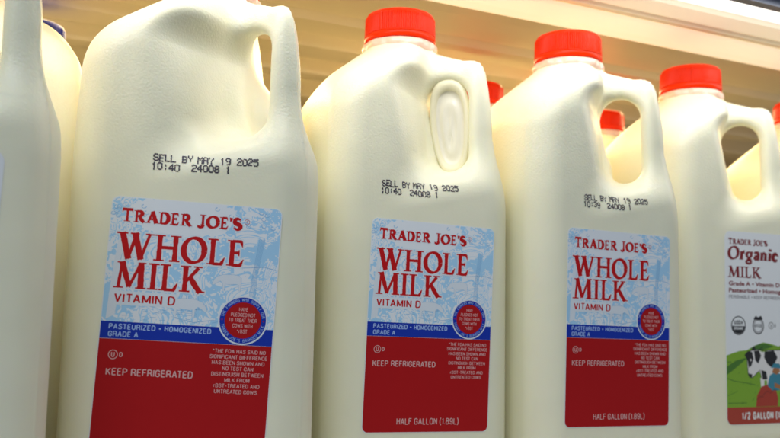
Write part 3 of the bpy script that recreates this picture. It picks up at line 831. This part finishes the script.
EXTRA = [  # centre x, y, yaw, lean, label, cap colour
 (-192, 322, .60, 'milk jug cut off by the left edge of the photo, nearest the left corner', 'r'),
 (-225, 432, .60+math.pi/2, 'yellowish milk jug with a sloping shoulder squeezed behind the two leftmost jugs', 'r'),
 (-246, 552, .6, 'rear jug with a blue cap just peeking over a sloping shoulder at far left', 'b'),
 (62, 652, .45, 'rear jug whose red cap peeks out low beside the shoulder of the second capped jug', 'r'),
 (181, 742, .42, 'rear jug whose red cap shows through the open handle of the middle jug', 'r'),
 (335, 690, .40, 'jug at the right edge showing only its shoulder and a sliver of red cap', 'r'),
]
for (x, y, yaw, lab, cc) in EXTRA:
    j = copy_jug(); tag(j, lab, 'milk jug', GROUP)
    place(j, x, y, yaw, 0, face=False)
    if cc == 'b': child(j, 'cap').data = ME_CAP_B; j.scale = (1.04, 1.04, 1.04)
    if yaw > 2: j.scale = (1.0, 1.0, 1.03)
    jugs.append(j)
jl = jugs[4]   # the left jug shows the white edge of its own label
add_label(jl, ORGANIC[:1], -3.5, 130, OH, .03)

# ------------------------------------------------------------------ shelves
B = .46
bd = Vector((math.cos(B), math.sin(B), 0)); bq = Vector((-math.sin(B), math.cos(B), 0))
def enamel(name, c, rough=.38, noise=.06):
    m, nt, b = nmat(name)
    tc = N(nt, 'ShaderNodeTexCoord'); n = N(nt, 'ShaderNodeTexNoise', Scale=14.0, Detail=5.0)
    mp = N(nt, 'ShaderNodeMapping'); mp.inputs['Scale'].default_value = (.25, 1.6, 1.0)
    nt.links.new(tc.outputs['Object'], mp.inputs['Vector']); nt.links.new(mp.outputs[0], n.inputs['Vector'])
    mx = N(nt, 'ShaderNodeMix'); mx.data_type = 'RGBA'
    nt.links.new(n.outputs['Fac'], mx.inputs['Factor'])
    mx.inputs['A'].default_value = (*[v*(1-noise) for v in c], 1); mx.inputs['B'].default_value = (*[min(1, v*(1+noise)) for v in c], 1)
    nt.links.new(mx.outputs['Result'], b.inputs['Base Color'])
    b.inputs['Roughness'].default_value = rough
    return m
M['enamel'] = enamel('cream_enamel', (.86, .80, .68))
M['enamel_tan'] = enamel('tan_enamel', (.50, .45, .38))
M['rail'] = simple('light_rail_diffuser', (.8, .8, .8), .4, emit=(1, .97, .9), es=1.2)
M['diffuser'] = simple('warm_light_diffuser', (.8, .75, .66), .5, emit=(1, .85, .64), es=.48)  # emission stands in for strong light falling on the cream panel
M['diffuser_dim'] = simple('dim_light_diffuser', (.8, .75, .66), .5, emit=(1, .88, .68), es=.30)  # weaker glow put into the cream nose to brighten it; no lamp
M['enamel_dark'] = enamel('dark_enamel', (.05, .06, .09), .5)  # tone of the dark store past the shelf lip
M['deck'] = enamel('grey_enamel', (.5, .48, .42))
M['wall'] = enamel('brown_wall', (.30, .23, .15), .7)

def extrude_profile(name, prof, mat, parent=None, l0=-1.6, l1=3.2, closed=True):
    """prof: (D, z) in mm; local x runs along the shelf, local y away from the shopper"""
    n = len(prof)
    V = [(l0*1000, d, z) for d, z in prof] + [(l1*1000, d, z) for d, z in prof]
    F = [(i, (i+1) % n, n+(i+1) % n, n+i) for i in range(n)] + [tuple(range(n))[::-1], tuple(range(n, 2*n))]
    me = mesh_mm(name, V, F, mat)
    import bmesh
    bm = bmesh.new(); bm.from_mesh(me); bmesh.ops.recalc_face_normals(bm, faces=bm.faces); bm.to_mesh(me); bm.free()
    o = link(name, me, parent)
    if not parent: o.rotation_euler = (0, 0, B)
    return o
ZS = 280.0   # underside of the upper shelf above the jugs' footing
up = bpy.data.objects.new('shelf', None); col.objects.link(up); up.rotation_euler = (0, 0, B)
tag(up, 'cream ribbed metal shelf overhead with a bright rail along its front', 'shelf')
under = [(480, ZS+1), (505, ZS+3), (548, ZS+3), (553, ZS-2), (566, ZS-2), (572, ZS+6), (606, ZS+6), (612, ZS-2), (636, ZS-3), (642, ZS+7), (672, ZS+7), (677, ZS-5), (690, ZS-6), (697, ZS+8), (742, ZS+8), (748, ZS-7), (764, ZS-8), (772, ZS+4), (1100, ZS+4), (1100, ZS+40), (480, ZS+40)]
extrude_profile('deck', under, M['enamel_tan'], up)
extrude_profile('front_panel', [(428, ZS-1), (431, ZS-3), (436, ZS-3), (436, ZS+40), (428, ZS+40)], M['enamel'], up)
extrude_profile('light_diffuser', [(437, ZS-1), (444, ZS-2.5), (462, ZS-4), (474, ZS-4), (479, ZS-1), (479, ZS+40), (437, ZS+40)], M['diffuser'], up)  # cream underside panel, its brightness painted on as a glow
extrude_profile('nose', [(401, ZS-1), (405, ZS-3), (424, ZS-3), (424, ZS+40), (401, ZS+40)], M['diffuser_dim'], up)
extrude_profile('light_rail', [(384, ZS-2), (399, ZS-2), (399, ZS+6), (384, ZS+6)], M['rail'], up)
extrude_profile('price_channel', [(376, ZS-2), (383, ZS-2), (383, ZS+42), (376, ZS+42)], M['enamel_dark'], up)  # dark strip added in place of the unlit store beyond the lip
lowdeck = extrude_profile('display_shelf', [(300, -12.3), (300, -36), (1100, -36), (1100, -12.3)], M['deck'])
tag(lowdeck, kind='structure')
bw = extrude_profile('back_wall', [(1102, -36), (1102, 420), (1120, 420), (1120, -36)], M['wall'])
tag(bw, kind='structure')

# ------------------------------------------------------------------ light
w = bpy.data.worlds.new('World'); sc.world = w; w.use_nodes = True
bg = w.node_tree.nodes['Background']; bg.inputs[0].default_value = (.80, .90, 1.0, 1); bg.inputs[1].default_value = .20
def area(name, loc, target, sx, sy, power, c, spread=180):
    l = bpy.data.lights.new(name, 'AREA'); l.shape = 'RECTANGLE'; l.size = sx; l.size_y = sy; l.energy = power; l.color = c
    l.spread = math.radians(spread)
    o = bpy.data.objects.new(name, l); col.objects.link(o); o.location = loc
    d = (Vector(target) - Vector(loc)).normalized()
    X = bd - d * bd.dot(d); X.normalize(); Z = -d; Y = Z.cross(X)
    o.matrix_world = Matrix.Translation(loc) @ Matrix((X, Y, Z)).transposed().to_4x4()
    return o
def P(l, D, z): 
    v = bd * l + bq * D; return (v.x, v.y, z)
area('rail_lamp', P(.15, .36, .272), P(.15, .50, .05), 1.8, .03, 1.0, (1.0, .96, .88))
area('warm_shelf_lamp', P(.15, .62, .268), P(.15, .60, 0), 1.8, .08, 4.8, (1.0, .75, .34))  # unseen fill added to warm the gaps between the jugs
area('aisle_lamp', P(-.4, -.5, 1.2), P(0.1, .45, .1), 1.3, .6, 11.2, (.87, .94, 1.0))

# ------------------------------------------------------------------ camera
f_px, pitch, roll = 850.0, .099, .018
cam = bpy.data.cameras.new('camera'); cam.sensor_width = 36; cam.lens = f_px / 780 * 36
cam.clip_start = .01; cam.clip_end = 50
cam.dof.use_dof = True; cam.dof.focus_distance = .40; cam.dof.aperture_fstop = 12.5
co = bpy.data.objects.new('camera', cam); col.objects.link(co)
U_ = Vector((0, -math.sin(pitch), math.cos(pitch))); Fw = Vector((0, math.cos(pitch), math.sin(pitch))); Xw = Vector((1, 0, 0))
Rg = Xw*math.cos(roll) + U_*math.sin(roll); Up = -Xw*math.sin(roll) + U_*math.cos(roll)
co.matrix_world = Matrix.Translation((0, 0, .078)) @ Matrix((Rg, Up, -Fw)).transposed().to_4x4()
sc.camera = co
sc.view_settings.view_transform = 'Standard'; sc.view_settings.look = 'None'; sc.view_settings.exposure = 0; sc.view_settings.gamma = 1
sc.render.engine = 'CYCLES'
sc.cycles.max_bounces = 10; sc.cycles.diffuse_bounces = 6
sc.cycles.use_denoising = True
